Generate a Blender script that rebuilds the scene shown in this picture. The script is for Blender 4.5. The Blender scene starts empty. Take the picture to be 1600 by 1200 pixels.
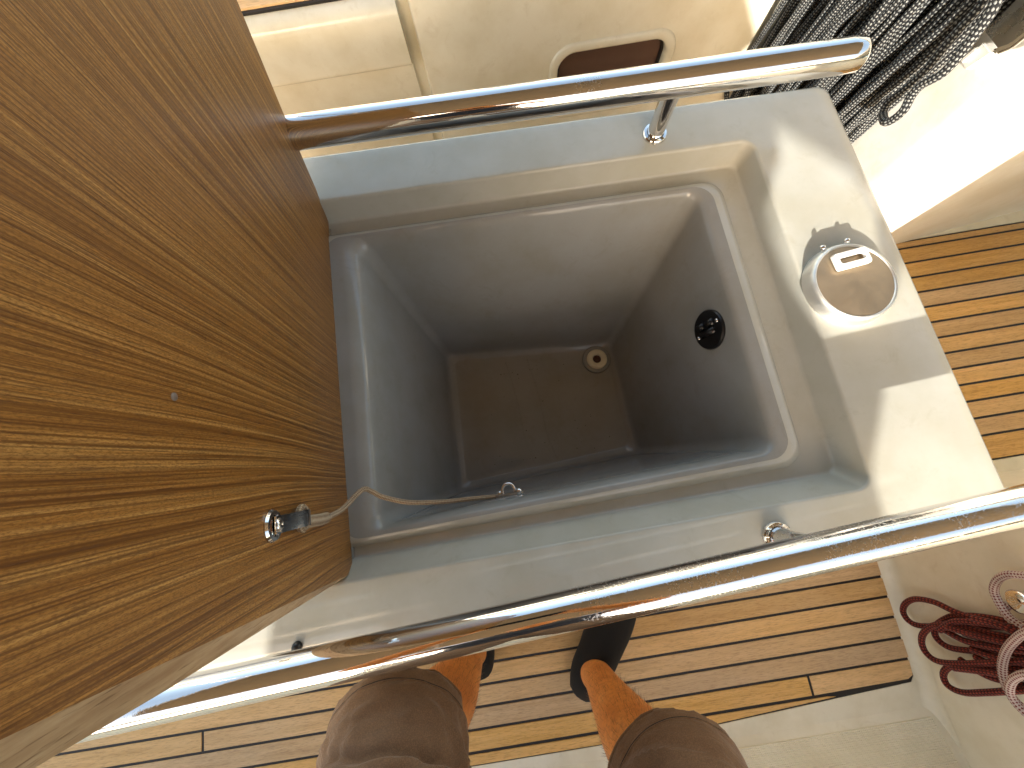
import bpy, bmesh, math, random
from mathutils import Vector, Matrix, noise
random.seed(7)
R = math.radians
S = bpy.context.scene
COL = S.collection
V = Vector

# ------------------------------------------------------------ camera
th = math.atan(0.00034 * 600.0)          # tilt away from straight down
ro = math.atan(0.165)                    # roll
R0 = V((1, 0, 0)); U0 = V((0, math.cos(th), math.sin(th))); F = V((0, math.sin(th), -math.cos(th)))
CR = R0 * math.cos(ro) - U0 * math.sin(ro)
CU = R0 * math.sin(ro) + U0 * math.cos(ro)
CP = V((0, 0, 0.48))
cam = bpy.data.cameras.new('camera'); camo = bpy.data.objects.new('camera', cam); COL.objects.link(camo)
m = Matrix.Identity(4)
for i in range(3):
    m[i][0] = CR[i]; m[i][1] = CU[i]; m[i][2] = -F[i]; m[i][3] = CP[i]
camo.matrix_world = m
cam.sensor_fit = 'HORIZONTAL'; cam.sensor_width = 36.0; cam.lens = 600.0 * 36 / 1600
cam.clip_start = 0.004; cam.clip_end = 5000
S.camera = camo

# ------------------------------------------------------------ light
SUN = V((0.6, 2.05, -1.0)).normalized()   # direction the light travels
EL = math.asin(-SUN.z); AZ = math.atan2(-SUN.x, -SUN.y)
w = bpy.data.worlds.new('World'); S.world = w; w.use_nodes = True
nt = w.node_tree; bg = nt.nodes['Background']
sky = nt.nodes.new('ShaderNodeTexSky'); sky.sky_type = 'NISHITA'; sky.sun_disc = False
sky.sun_elevation = EL; sky.sun_rotation = AZ; sky.air_density = 1.0; sky.dust_density = 2.5; sky.ozone_density = 0.8
wb = nt.nodes.new('ShaderNodeMix'); wb.data_type = 'RGBA'; wb.blend_type = 'MULTIPLY'; wb.inputs[0].default_value = 1.0
wb.inputs[7].default_value = (1.0, 0.89, 0.73, 1)      # the camera's warm white balance
nt.links.new(sky.outputs[0], wb.inputs[6]); nt.links.new(wb.outputs[2], bg.inputs[0]); bg.inputs[1].default_value = 0.15
sl = bpy.data.lights.new('sun', 'SUN'); sl.energy = 2.0; sl.angle = R(0.55); sl.color = (1.0, 0.955, 0.87)
so = bpy.data.objects.new('sun', sl); COL.objects.link(so)
so.rotation_euler = SUN.to_track_quat('-Z', 'Y').to_euler()
S.view_settings.view_transform = 'Standard'; S.view_settings.look = 'None'
S.view_settings.gamma = 1; S.view_settings.exposure = 2.12
S.render.engine = 'CYCLES'
S.cycles.max_bounces = 10; S.cycles.diffuse_bounces = 6; S.cycles.glossy_bounces = 6

# ------------------------------------------------------------ helpers
def at(px, py, z=0.0, x=None, y=None):
    d = CR * (px - 800) + CU * (600 - py) + F * 600
    if x is not None: t = (x - CP.x) / d.x
    elif y is not None: t = (y - CP.y) / d.y
    else: t = (z - CP.z) / d.z
    return CP + d * t

def mesh(name, vs, fs, smooth=False, uvs=None):
    me = bpy.data.meshes.new(name); me.from_pydata([tuple(v) for v in vs], [], fs); me.update()
    if smooth:
        for p in me.polygons: p.use_smooth = True
    if uvs:
        l = me.uv_layers.new(name='UVMap')
        for p in me.polygons:
            for k, li in enumerate(p.loop_indices): l.data[li].uv = uvs[p.index][k]
    return me

def obj(name, me, mat, parent=None, label=None, kind=None, cat=None, group=None):
    o = bpy.data.objects.new(name, me); COL.objects.link(o)
    if mat and not me.materials: me.materials.append(mat)
    if parent:
        o.parent = parent
        if parent.type == 'EMPTY': o.location = -parent.location
    if label: o['label'] = label
    if kind: o['kind'] = kind
    if cat: o['category'] = cat
    if group: o['group'] = group
    return o

def thing(name, label, cat, loc=(0, 0, 0), group=None):
    o = bpy.data.objects.new(name, None); COL.objects.link(o); o.location = loc
    o.empty_display_size = 0.05
    o['label'] = label; o['category'] = cat
    if group: o['group'] = group
    return o

def box_me(name, lo, hi, bev=0.0, seg=2):
    bm = bmesh.new(); bmesh.ops.create_cube(bm, size=1)
    for v in bm.verts:
        v.co = V([(lo[i] + hi[i]) / 2 + v.co[i] * (hi[i] - lo[i]) for i in range(3)])
    if bev: bmesh.ops.bevel(bm, geom=bm.edges[:], offset=bev, segments=seg, profile=0.5, affect='EDGES')
    me = bpy.data.meshes.new(name); bm.to_mesh(me); bm.free()
    if bev and seg > 1:
        for p in me.polygons: p.use_smooth = True
    return me

def catmull(pts, n):
    out = []
    P = [V(p) for p in pts]
    for i in range(len(P) - 1):
        p0 = P[max(i - 1, 0)]; p1 = P[i]; p2 = P[i + 1]; p3 = P[min(i + 2, len(P) - 1)]
        for k in range(n):
            t = k / n
            out.append(0.5 * ((2 * p1) + (p2 - p0) * t + (2 * p0 - 5 * p1 + 4 * p2 - p3) * t * t + (3 * p1 - p0 - 3 * p2 + p3) * t ** 3))
    out.append(P[-1]); return out

def tube(pts, rad, n=10, cap=True, asp=1.0, flat=None):
    """tube along pts; rad a number or list; returns verts, faces, uvs"""
    P = [V(p) for p in pts]; N = len(P)
    rs = rad if isinstance(rad, (list, tuple)) else [rad] * N
    vs = []; fs = []; uv = []
    t0 = (P[1] - P[0]).normalized()
    up = V((0, 0, 1)) if abs(t0.z) < 0.9 else V((1, 0, 0))
    if flat: up = V(flat)
    nrm = (up - t0 * up.dot(t0)).normalized()
    L = 0; Ls = []
    for i in range(N):
        if i: L += (P[i] - P[i - 1]).length
        Ls.append(L)
        t = (P[min(i + 1, N - 1)] - P[max(i - 1, 0)])
        if t.length < 1e-9: t = t0
        t.normalize()
        nrm = (nrm - t * nrm.dot(t)).normalized(); b = t.cross(nrm)
        for k in range(n):
            a = 2 * math.pi * k / n
            vs.append(P[i] + (nrm * math.cos(a) * asp + b * math.sin(a)) * rs[i])
    for i in range(N - 1):
        for k in range(n):
            k2 = (k + 1) % n
            fs.append((i * n + k, i * n + k2, (i + 1) * n + k2, (i + 1) * n + k))
            u0, u1 = Ls[i], Ls[i + 1]
            uv.append(((u0, k / n), (u0, (k + 1) / n), (u1, (k + 1) / n), (u1, k / n)))
    if cap:
        fs.append(tuple(range(n - 1, -1, -1))); uv.append(tuple((0, 0) for _ in range(n)))
        fs.append(tuple((N - 1) * n + k for k in range(n))); uv.append(tuple((0, 0) for _ in range(n)))
    return vs, fs, uv

def merge(parts):
    vs = []; fs = []; uv = []
    for a in parts:
        o = len(vs); vs += a[0]; fs += [tuple(i + o for i in f) for f in a[1]]
        uv += a[2] if len(a) > 2 and a[2] else [tuple((0, 0) for _ in f) for f in a[1]]
    return vs, fs, uv

def tmesh(name, parts, smooth=True):
    v, f, u = merge(parts); return mesh(name, v, f, smooth, u)

def lathe(prof, c, ax=(0, 0, 1), n=40, cap0=True, cap1=True):
    """prof list of (r, h) along axis ax from c"""
    a = V(ax).normalized(); e = V((1, 0, 0)) if abs(a.x) < 0.8 else V((0, 1, 0))
    e1 = (e - a * e.dot(a)).normalized(); e2 = a.cross(e1); c = V(c)
    vs = []; fs = []
    for r, h in prof:
        for k in range(n):
            t = 2 * math.pi * k / n; vs.append(c + a * h + (e1 * math.cos(t) + e2 * math.sin(t)) * r)
    for i in range(len(prof) - 1):
        for k in range(n):
            k2 = (k + 1) % n; fs.append((i * n + k, i * n + k2, (i + 1) * n + k2, (i + 1) * n + k))
    if cap0: fs.append(tuple(range(n - 1, -1, -1)))
    if cap1: fs.append(tuple((len(prof) - 1) * n + k for k in range(n)))
    return vs, fs, None

def autosmooth(o, ang=35):
    for p in o.data.polygons: p.use_smooth = True
    o.data.set_sharp_from_angle(angle=R(ang))
    return o

def wn_(o):
    for p in o.data.polygons: p.use_smooth = True
    md = o.modifiers.new('w', 'WEIGHTED_NORMAL'); md.weight = 50; md.keep_sharp = False
    return o

def rloop(c, r, z, n=7, side=6):
    """closed rounded polygon, same vertex count for every call"""
    c = [V((p[0], p[1], 0)) for p in c]; out = []; N = len(c)
    rr = r if isinstance(r, (list, tuple)) else [r] * N
    ends = []
    for i in range(N):
        p = c[i]; a = (c[i - 1] - p).normalized(); b = (c[(i + 1) % N] - p).normalized()
        p0 = p + a * rr[i]; p2 = p + b * rr[i]; seg = []
        for k in range(n + 1):
            t = k / n; # circular-ish blend
            q = (1 - t) ** 2; s = t ** 2; mid = 2 * t * (1 - t)
            wq = 0.7071; den = q + mid * wq + s
            seg.append((p0 * q + p * mid * wq + p2 * s) / den)
        ends.append(seg)
    for i in range(N):
        out += ends[i]
        a = ends[i][-1]; b = ends[(i + 1) % N][0]
        for k in range(1, side): out.append(a.lerp(b, k / side))
    return [V((p.x, p.y, z)) for p in out]

def loft(loops, closed_end=False, flip=False):
    n = len(loops[0]); vs = [p for l in loops for p in l]; fs = []
    for i in range(len(loops) - 1):
        for k in range(n):
            k2 = (k + 1) % n
            f = (i * n + k, i * n + k2, (i + 1) * n + k2, (i + 1) * n + k)
            fs.append(f[::-1] if flip else f)
    if closed_end:
        b = (len(loops) - 1) * n; fs.append(tuple(b + k for k in range(n)))
    return vs, fs, None

def remesh(name, parts, vox, mat, sub=True, disp=None):
    v, f, u = merge(parts); me = mesh('tmp', v, f)
    o = bpy.data.objects.new('tmp', me); COL.objects.link(o)
    md = o.modifiers.new('r', 'REMESH'); md.mode = 'VOXEL'; md.voxel_size = vox
    ms = o.modifiers.new('s', 'SMOOTH'); ms.iterations = 6; ms.factor = 0.5
    dg = bpy.context.evaluated_depsgraph_get(); dg.update()
    out = bpy.data.meshes.new_from_object(o.evaluated_get(dg)); out.name = name
    bpy.data.objects.remove(o); bpy.data.meshes.remove(me)
    if disp:
        nv = len(out.vertices); cs = [0.0] * (nv * 3); ns_ = [0.0] * (nv * 3)
        out.vertices.foreach_get('co', cs); out.vertices.foreach_get('normal', ns_)
        for i in range(nv):
            c = disp(V(cs[3 * i:3 * i + 3]), V(ns_[3 * i:3 * i + 3])); cs[3 * i:3 * i + 3] = c
        out.vertices.foreach_set('co', cs); out.update()
    for p in out.polygons: p.use_smooth = True
    out.materials.clear(); out.materials.append(mat)
    return out

# ------------------------------------------------------------ materials
class M:
    def __init__(s, name):
        s.m = bpy.data.materials.new(name); s.m.use_nodes = True; s.t = s.m.node_tree
        s.b = s.t.nodes['Principled BSDF']; s.tc = None
    def n(s, typ, **k):
        nd = s.t.nodes.new(typ)
        for a, b in k.items():
            if a.startswith('i_'): nd.inputs[a[2:].replace('_', ' ')].default_value = b
            else: setattr(nd, a, b)
        return nd
    def l(s, a, b): s.t.links.new(a, b)
    def co(s, out='Object', scale=(1, 1, 1), rot=(0, 0, 0), loc=(0, 0, 0)):
        if not s.tc: s.tc = s.n('ShaderNodeTexCoord')
        mp = s.n('ShaderNodeMapping'); mp.inputs['Scale'].default_value = scale; mp.inputs['Rotation'].default_value = rot
        mp.inputs['Location'].default_value = loc
        s.l(s.tc.outputs[out], mp.inputs[0]); return mp.outputs[0]
    def noise(s, vec, scale=5, detail=4, rough=0.5, dist=0.0):
        nd = s.n('ShaderNodeTexNoise'); nd.inputs['Scale'].default_value = scale; nd.inputs['Detail'].default_value = detail
        nd.inputs['Roughness'].default_value = rough; nd.inputs['Distortion'].default_value = dist
        if vec: s.l(vec, nd.inputs['Vector'])
        return nd.outputs['Fac']
    def ramp(s, fac, stops):
        r = s.n('ShaderNodeValToRGB'); e = r.color_ramp.elements
        while len(e) < len(stops): e.new(0.5)
        for q, (p, c) in zip(e, stops):
            q.position = p; q.color = (c[0], c[1], c[2], 1) if isinstance(c, (tuple, list)) else (c, c, c, 1)
        s.l(fac, r.inputs[0]); return r.outputs[0]
    def math(s, op, a, b=0.0):
        nd = s.n('ShaderNodeMath', operation=op)
        for i, x in enumerate((a, b)):
            if isinstance(x, (int, float)): nd.inputs[i].default_value = x
            else: s.l(x, nd.inputs[i])
        return nd.outputs[0]
    def mix(s, fac, a, b, blend='MIX'):
        nd = s.n('ShaderNodeMix', data_type='RGBA', blend_type=blend)
        for i, x in ((0, fac), (6, a), (7, b)):
            if isinstance(x, (int, float)): nd.inputs[i].default_value = x
            elif isinstance(x, tuple): nd.inputs[i].default_value = (x[0], x[1], x[2], 1)
            else: s.l(x, nd.inputs[i])
        return nd.outputs[2]
    def set(s, col=None, rough=None, metal=None, coat=None, coatr=None, spec=None, sheen=None):
        for k, x in (('Base Color', col), ('Roughness', rough), ('Metallic', metal), ('Coat Weight', coat),
                     ('Coat Roughness', coatr), ('Specular IOR Level', spec), ('Sheen Weight', sheen)):
            if x is None: continue
            if isinstance(x, (int, float)): s.b.inputs[k].default_value = x
            elif isinstance(x, tuple): s.b.inputs[k].default_value = (x[0], x[1], x[2], 1)
            else: s.l(x, s.b.inputs[k])
        return s
    def bump(s, h, st=0.3, d=0.001):
        b = s.n('ShaderNodeBump'); b.inputs['Strength'].default_value = st; b.inputs['Distance'].default_value = d
        s.l(h, b.inputs['Height']); s.l(b.outputs[0], s.b.inputs['Normal']); return s

def gel(name, col, rough, wav=0.25):
    g = M(name); c = g.co()
    n1 = g.noise(c, 9, 5, 0.6); n2 = g.noise(c, 260, 2, 0.6); n3 = g.noise(c, 2.2, 3, 0.5)
    dirt = g.ramp(n1, [(0.35, (col[0] * .90, col[1] * .88, col[2] * .83)), (0.6, col)])
    spk = g.ramp(n2, [(0.66, 0.0), (0.76, 1.0)])
    cc = g.mix(g.math('MULTIPLY', spk, 0.12), dirt, (col[0] * .55, col[1] * .5, col[2] * .42))
    rr = g.ramp(n1, [(0.3, rough), (0.75, rough * 1.4 + 0.01)])
    g.set(cc, rr, coat=0.0, spec=0.5)
    st = g.noise(g.co(loc=(3, 1, 2)), 26, 6, 0.72, 0.6)
    cc = g.mix(g.ramp(st, [(0.56, 0.0), (0.72, 0.32)]), cc, (col[0] * .72, col[1] * .66, col[2] * .55))
    g.set(cc)
    hh = g.math('ADD', g.math('MULTIPLY', n3, 1.0), g.math('MULTIPLY', n2, 0.02))
    g.bump(hh, wav, 0.01); return g.m
MG = gel('gelcoat', (0.485, 0.480, 0.425), 0.085, 0.12)
MGP = gel('gelcoat_seats', (0.80, 0.765, 0.63), 0.16)
MGL = gel('gelcoat_liner_shaded', (0.315, 0.315, 0.300), 0.07, 0.06)  # table gelcoat darkened, the locker's shade put into its colour
MGS = gel('gelcoat_sole', (0.84, 0.78, 0.63), 0.34)
MGW = gel('gelcoat_white', (0.86, 0.855, 0.81), 0.28)

def nonslip():
    g = M('ribbed_nonslip'); c = g.co()
    wv = g.n('ShaderNodeTexWave', wave_type='BANDS', bands_direction='Y'); wv.inputs['Scale'].default_value = 62
    wv.inputs['Distortion'].default_value = 0; wv.inputs['Detail'].default_value = 0
    g.l(c, wv.inputs['Vector'])
    wx = g.n('ShaderNodeTexWave', wave_type='BANDS', bands_direction='X'); wx.inputs['Scale'].default_value = 62
    g.l(c, wx.inputs['Vector'])
    h = g.math('ADD', wv.outputs['Fac'], g.math('MULTIPLY', wx.outputs['Fac'], 0.45))
    n1 = g.noise(c, 12, 4)
    g.set(g.ramp(n1, [(0.3, (0.80, 0.73, 0.57)), (0.7, (0.87, 0.81, 0.66))]), 0.5); g.bump(h, 0.6, 0.0012); return g.m
MNS = nonslip()

def chrome(name, col=(0.78, 0.76, 0.74), r0=0.035):
    g = M(name); c = g.co()
    n1 = g.noise(c, 14, 6, 0.65); n2 = g.noise(c, 420, 3, 0.6); n3 = g.noise(c, 5, 3)
    zone = g.ramp(n3, [(0.50, 0.0), (0.64, 1.0)])
    spots = g.math('MULTIPLY', g.ramp(n2, [(0.55, 0.0), (0.62, 1.0)]), zone)
    rr = g.math('ADD', g.math('ADD', g.ramp(n1, [(0.3, r0), (0.8, r0 * 2.2)]), 0.0), g.math('MULTIPLY', spots, 0.28))
    cc = g.mix(g.math('MULTIPLY', spots, 0.35), col, (0.75, 0.72, 0.66))
    g.set(cc, rr, metal=1.0); g.bump(g.math('ADD', n1, g.math('MULTIPLY', spots, 0.05)), 0.05, 0.004); return g.m
MC = chrome('polished_steel')
MCD = chrome('dull_steel', (0.36, 0.35, 0.32), 0.22)

def lidwood():
    g = M('varnished_teak')
    base = g.co(scale=(1, 1, 1))
    warp = g.noise(g.co(scale=(1, 2.2, 1.0)), 1.6, 2, 0.5)
    # y (across the grain) bent slowly along the length
    sep = g.n('ShaderNodeSeparateXYZ'); g.l(base, sep.inputs[0])
    y2 = g.math('ADD', sep.outputs[1], g.math('MULTIPLY', warp, 0.035))
    def comb(sy, sz):
        cb = g.n('ShaderNodeCombineXYZ'); g.l(g.math('MULTIPLY', y2, sy), cb.inputs[1]); g.l(g.math('MULTIPLY', sep.outputs[2], sz), cb.inputs[2])
        return cb.outputs[0]
    broad = g.noise(comb(7, 0.35), 1, 4, 0.55)
    mid = g.noise(comb(230, 1.7), 1, 5, 0.62)
    fine = g.noise(comb(720, 2.6), 1, 4, 0.65)
    pore = g.noise(comb(900, 42), 1, 2, 0.5)
    c1 = g.ramp(mid, [(0.30, (0.11, 0.038, 0.005)), (0.5, (0.31, 0.135, 0.026)), (0.72, (0.58, 0.32, 0.095))])
    c2 = g.mix(g.ramp(broad, [(0.40, 0.0), (0.70, 0.45)]), c1, (0.50, 0.26, 0.075), 'MIX')
    c3 = g.mix(g.ramp(fine, [(0.40, 0.75), (0.54, 0.0)]), c2, (0.085, 0.030, 0.008))
    c3 = g.mix(g.ramp(fine, [(0.56, 0.0), (0.72, 0.3)]), c3, (0.60, 0.34, 0.11))
    c4 = g.mix(g.ramp(pore, [(0.58, 0.0), (0.70, 0.55)]), c3, (0.06, 0.017, 0.004))
    micro = g.noise(comb(1500, 420), 1, 3, 0.7)
    c4 = g.mix(g.ramp(micro, [(0.40, 0.6), (0.54, 0.0)]), c4, (0.13, 0.05, 0.012))
    g.set(c4, g.ramp(fine, [(0.3, 0.30), (0.7, 0.44)]), spec=0.45)
    g.bump(g.math('SUBTRACT', fine, g.math('MULTIPLY', g.ramp(pore, [(0.6, 0.0), (0.7, 1.0)]), 0.6)), 0.35, 0.0008)
    return g.m
ML = lidwood()

def weathered():
    g = M('weathered_teak_edge'); c = g.co(scale=(60, 60, 8)); f = g.noise(c, 2, 5, 0.65); f2 = g.noise(g.co(scale=(500, 500, 40)), 1, 3, 0.6)
    cc = g.ramp(f, [(0.3, (0.30, 0.19, 0.10)), (0.55, (0.44, 0.32, 0.19)), (0.75, (0.52, 0.42, 0.28))])
    cc = g.mix(g.ramp(f2, [(0.58, 0.0), (0.7, 0.8)]), cc, (0.16, 0.09, 0.04))
    g.set(cc, 0.6); g.bump(f2, 0.4, 0.0008); return g.m
MLE = weathered()

def deckteak():
    g = M('deck_teak'); oi = g.n('ShaderNodeObjectInfo')
    base = g.co(); add = g.n('ShaderNodeVectorMath', operation='ADD')
    sc = g.n('ShaderNodeCombineXYZ'); g.l(g.math('MULTIPLY', oi.outputs['Random'], 37.0), sc.inputs[0]); g.l(g.math('MULTIPLY', oi.outputs['Random'], 11.0), sc.inputs[1])
    g.l(base, add.inputs[0]); g.l(sc.outputs[0], add.inputs[1])
    def mp(s):
        q = g.n('ShaderNodeMapping'); q.inputs['Scale'].default_value = s; g.l(add.outputs[0], q.inputs[0]); return q.outputs[0]
    mid = g.noise(mp((5, 90, 90)), 1, 5, 0.62, 0.4); fine = g.noise(mp((55, 620, 620)), 1, 3, 0.6); cloud = g.noise(mp((3, 5, 5)), 1, 4, 0.55)
    flk = g.noise(mp((260, 300, 300)), 1, 2, 0.5)
    cc = g.ramp(mid, [(0.25, (0.55, 0.31, 0.10)), (0.5, (0.70, 0.42, 0.155)), (0.75, (0.80, 0.50, 0.21))])
    cc = g.mix(g.ramp(cloud, [(0.4, 0.0), (0.7, 0.55)]), cc, (0.62, 0.42, 0.22))
    cc = g.mix(g.ramp(fine, [(0.34, 0.5), (0.50, 0.0)]), cc, (0.34, 0.17, 0.06))
    cc = g.mix(g.ramp(flk, [(0.60, 0.0), (0.75, 0.35)]), cc, (0.66, 0.50, 0.33))
    hs = g.n('ShaderNodeHueSaturation'); g.l(cc, hs.inputs['Color'])
    g.l(g.math('ADD', g.math('MULTIPLY', oi.outputs['Random'], 0.30), 0.86), hs.inputs['Value'])
    rn = g.math('FRACT', g.math('MULTIPLY', oi.outputs['Random'], 7.3))
    g.l(g.math('ADD', g.math('MULTIPLY', rn, 0.3), 0.82), hs.inputs['Saturation'])
    g.set(hs.outputs[0], 0.62, spec=0.3); g.bump(fine, 0.5, 0.0009); return g.m
MT = deckteak()

def plain(name, col, rough=0.5, metal=0.0, nz=0.0, scale=50, bump=0.0, sheen=0.0, spec=0.5):
    g = M(name); c = g.co(); f = g.noise(c, scale, 4, 0.6)
    k = 1 - nz
    g.set(g.ramp(f, [(0.3, (col[0] * k, col[1] * k, col[2] * k)), (0.7, col)]), rough, metal, sheen=sheen, spec=spec)
    if bump: g.bump(f, bump, 0.001)
    return g.m
MK = plain('black_caulk', (0.014, 0.011, 0.010), 0.55, nz=0.3)
MBP = plain('black_plastic', (0.008, 0.008, 0.009), 0.28, nz=0.2)
MWP = plain('white_plastic', (0.78, 0.77, 0.74), 0.35, nz=0.05)
MDR = plain('drain_ring_nylon', (0.88, 0.80, 0.58), 0.35, nz=0.1)
MDH = plain('drain_dark', (0.10, 0.035, 0.015), 0.6, nz=0.3)
MCAN = plain('canvas', (0.62, 0.58, 0.50), 0.8, nz=0.1, scale=300, bump=0.3)
MGLASS = plain('smoked_port', (0.10, 0.055, 0.042), 0.07, nz=0.2, scale=8)
MPH = plain('phone_glass', (0.02, 0.02, 0.022), 0.15, nz=0.1)
MHULL = plain('hull_deck', (0.66, 0.65, 0.60), 0.4, nz=0.08, scale=4)
MSHIRT = plain('navy_cotton', (0.012, 0.016, 0.030), 0.85, nz=0.3, scale=90, bump=0.3, sheen=0.3)
MHAIRH = plain('brown_hair', (0.06, 0.035, 0.02), 0.6, nz=0.4, scale=200, bump=0.5)

_t = MCAN.node_tree; _r = _t.nodes.new('ShaderNodeBsdfTranslucent'); _r.inputs[0].default_value = (0.80, 0.68, 0.48, 1)
_m = _t.nodes.new('ShaderNodeMixShader'); _m.inputs[0].default_value = 0.18
_t.links.new(_t.nodes['Principled BSDF'].outputs[0], _m.inputs[1]); _t.links.new(_r.outputs[0], _m.inputs[2]); _t.links.new(_m.outputs[0], _t.nodes['Material Output'].inputs[0])

def rope(name, ca, cb, pitch, nst=4, thr=0.0, cd=None, bd=0.0009):
    g = M(name); tc = g.n('ShaderNodeTexCoord'); sp = g.n('ShaderNodeSeparateXYZ'); g.l(tc.outputs['UV'], sp.inputs[0])
    nz = g.noise(tc.outputs['Object'], 300, 2)
    u = g.math('DIVIDE', sp.outputs[0], pitch); v = g.math('MULTIPLY', sp.outputs[1], float(nst))
    a = g.math('SINE', g.math('MULTIPLY', g.math('ADD', u, v), 2 * math.pi))
    b = g.math('SINE', g.math('MULTIPLY', g.math('SUBTRACT', u, v), 2 * math.pi))
    d = g.math('MULTIPLY', a, b)
    d2 = g.math('ADD', d, g.math('MULTIPLY', g.math('SUBTRACT', nz, 0.5), 0.9))
    cc = g.ramp(g.math('ADD', g.math('MULTIPLY', d2, 0.5), 0.5), [(0.5 + thr - 0.08, cb), (0.5 + thr + 0.10, ca)])
    g.set(cc, 0.8, sheen=0.1, spec=0.3)
    g.bump(g.math('ADD', g.math('ABSOLUTE', d), g.math('MULTIPLY', nz, 0.3)), 0.9, bd)
    return g.m
MRD = rope('rope_grey_fleck', (0.27, 0.28, 0.27), (0.010, 0.011, 0.013), 0.0125, 4, 0.17)
MRM = rope('rope_maroon', (0.30, 0.045, 0.025), (0.050, 0.004, 0.004), 0.016, 4, 0.12, bd=0.0008)
MRP = rope('rope_pink_fleck', (0.60, 0.50, 0.46), (0.20, 0.04, 0.04), 0.0105, 4, -0.12, bd=0.0008)
MRC = rope('cord_beige', (0.46, 0.36, 0.24), (0.25, 0.16, 0.09), 0.004, 3, 0.0, bd=0.0004)

def skin():
    g = M('tanned_skin'); c = g.co(); a = g.noise(c, 14, 5, 0.6); b = g.noise(c, 150, 3, 0.6)
    cc = g.ramp(a, [(0.3, (0.62, 0.21, 0.050)), (0.6, (0.80, 0.33, 0.090)), (0.8, (0.85, 0.42, 0.15))])
    cc = g.mix(g.ramp(b, [(0.35, 0.35), (0.55, 0.0)]), cc, (0.36, 0.12, 0.05))
    g.set(cc, 0.48, spec=0.4); g.b.inputs['Subsurface Weight'].default_value = 0.08
    g.b.inputs['Subsurface Radius'].default_value = (0.01, 0.004, 0.002)
    g.bump(b, 0.35, 0.0012); return g.m
MSK = skin()
def cloth():
    g = M('brown_cotton'); c = g.co(); a = g.noise(c, 7, 5, 0.6); wv = g.noise(g.co(scale=(900, 900, 900)), 1, 2)
    cc = g.ramp(a, [(0.3, (0.19, 0.105, 0.052)), (0.65, (0.30, 0.175, 0.092))])
    cc = g.mix(g.ramp(wv, [(0.45, 0.4), (0.6, 0.0)]), cc, (0.06, 0.036, 0.021))
    wr = g.noise(g.co(scale=(20, 55, 60)), 1, 4, 0.55, 1.2)
    g.set(cc, 0.85, sheen=0.2); g.bump(g.math('ADD', g.math('MULTIPLY', wv, 0.12), wr), 0.55, 0.006); return g.m
MSH = cloth()
MSO = plain('black_knit', (0.005, 0.0032, 0.0022), 0.9, nz=0.35, scale=500, bump=0.6, sheen=0.03)

# ============================================================ SETTING
ZF = -0.62
sea = M('sea_water'); nw = sea.noise(sea.co(), 1.3, 6, 0.6)
sea.set(sea.ramp(nw, [(0.35, (0.008, 0.035, 0.06)), (0.7, (0.02, 0.07, 0.10))]), 0.12); sea.bump(nw, 0.8, 0.2)
obj('sea', mesh('sea', [(-900, -900, -1.9), (900, -900, -1.9), (900, 900, -1.9), (-900, 900, -1.9)], [(0, 1, 2, 3)]), sea.m, kind='structure')
YN, YFAR = -0.694, 0.985       # long borders of the planked sole
XR = 0.862; AY0, AY1 = -0.196, 0.462
floor = obj('floor', mesh('floor', [(-3, -1.02, ZF - .012), (2.6, -1.02, ZF - .012), (2.6, 1.2, ZF - .012), (-3, 1.2, ZF - .012)], [(0, 1, 2, 3)]), MGS, kind='structure')
# raised cream margin round the planking (its top just under the plank tops)
def slab(poly, z0, z1, bev=0.0):
    n = len(poly); vs = [V((p[0], p[1], z0)) for p in poly] + [V((p[0], p[1], z1)) for p in poly]
    fs = [tuple(range(n - 1, -1, -1)), tuple(range(n, 2 * n))] + [(i, (i + 1) % n, n + (i + 1) % n, n + i) for i in range(n)]
    if not bev: return vs, fs, None
    bm = bmesh.new(); bv = [bm.verts.new(v) for v in vs]
    for f in fs: bm.faces.new([bv[i] for i in f])
    ed = [e for e in bm.edges if all(v.co.z > z1 - 1e-6 for v in e.verts)]
    bmesh.ops.bevel(bm, geom=ed, offset=bev, segments=1, affect='EDGES')
    bm.verts.index_update(); r = ([v.co.copy() for v in bm.verts], [tuple(v.index for v in f.verts) for f in bm.faces], None)
    bm.free(); return r
# cream margins as four strips + aisle margins
nearL = [( -3.0, -0.700), (0.30, -0.700), (0.862, -0.683)]
mar = []
mar.append(slab([(-3, -1.0), (2.5, -1.0), (2.5, -0.30), (XR + .004, -0.30), (XR + .004, -0.655), (0.85, -0.6762), (0.30, -0.7015), (-3, -0.7015)], ZF - .011, ZF - .001))
mar.append(slab([(-3, YFAR + .004), (XR + .004, YFAR + .004), (XR + .004, 0.56), (2.5, 0.56), (2.5, 1.19), (-3, 1.19)], ZF - .011, ZF - .001))
mar.append(slab([(XR + .004, -0.29), (2.5, -0.29), (2.5, AY0 - .004), (XR + .004, AY0 - .004)], ZF - .011, ZF - .001))
mar.append(slab([(XR + .004, AY1 + .004), (2.5, AY1 + .004), (2.5, 0.55), (XR + .004, 0.55)], ZF - .011, ZF - .001))
obj('floor_margin', tmesh('floor_margin', mar, False), MGS, floor)
ck = [slab([(-3, -0.7015), (0.30, -0.7015), (0.85, -0.6762), (XR + .004, -0.660), (XR + .004, YFAR + .004), (-3, YFAR + .004)], ZF - .0105, ZF - .0025),
      slab([(XR + .006, AY0 - .003), (2.49, AY0 - .003), (2.49, AY1 + .003), (XR + .006, AY1 + .003)], ZF - .0105, ZF - .0027)]
obj('caulking', tmesh('caulking', ck, False), MK, floor)
PIT = 0.0478; CW = 0.0062
def plank(x0, x1, y0, y1, poly=None):
    p = poly or [(x0, y0), (x1, y0), (x1, y1), (x0, y1)]
    v, f, _ = slab(p, ZF - .010, ZF + random.uniform(-.0003, .0002), 0.0009)
    obj('plank', mesh('plank', v, f), MT, floor)
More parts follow.
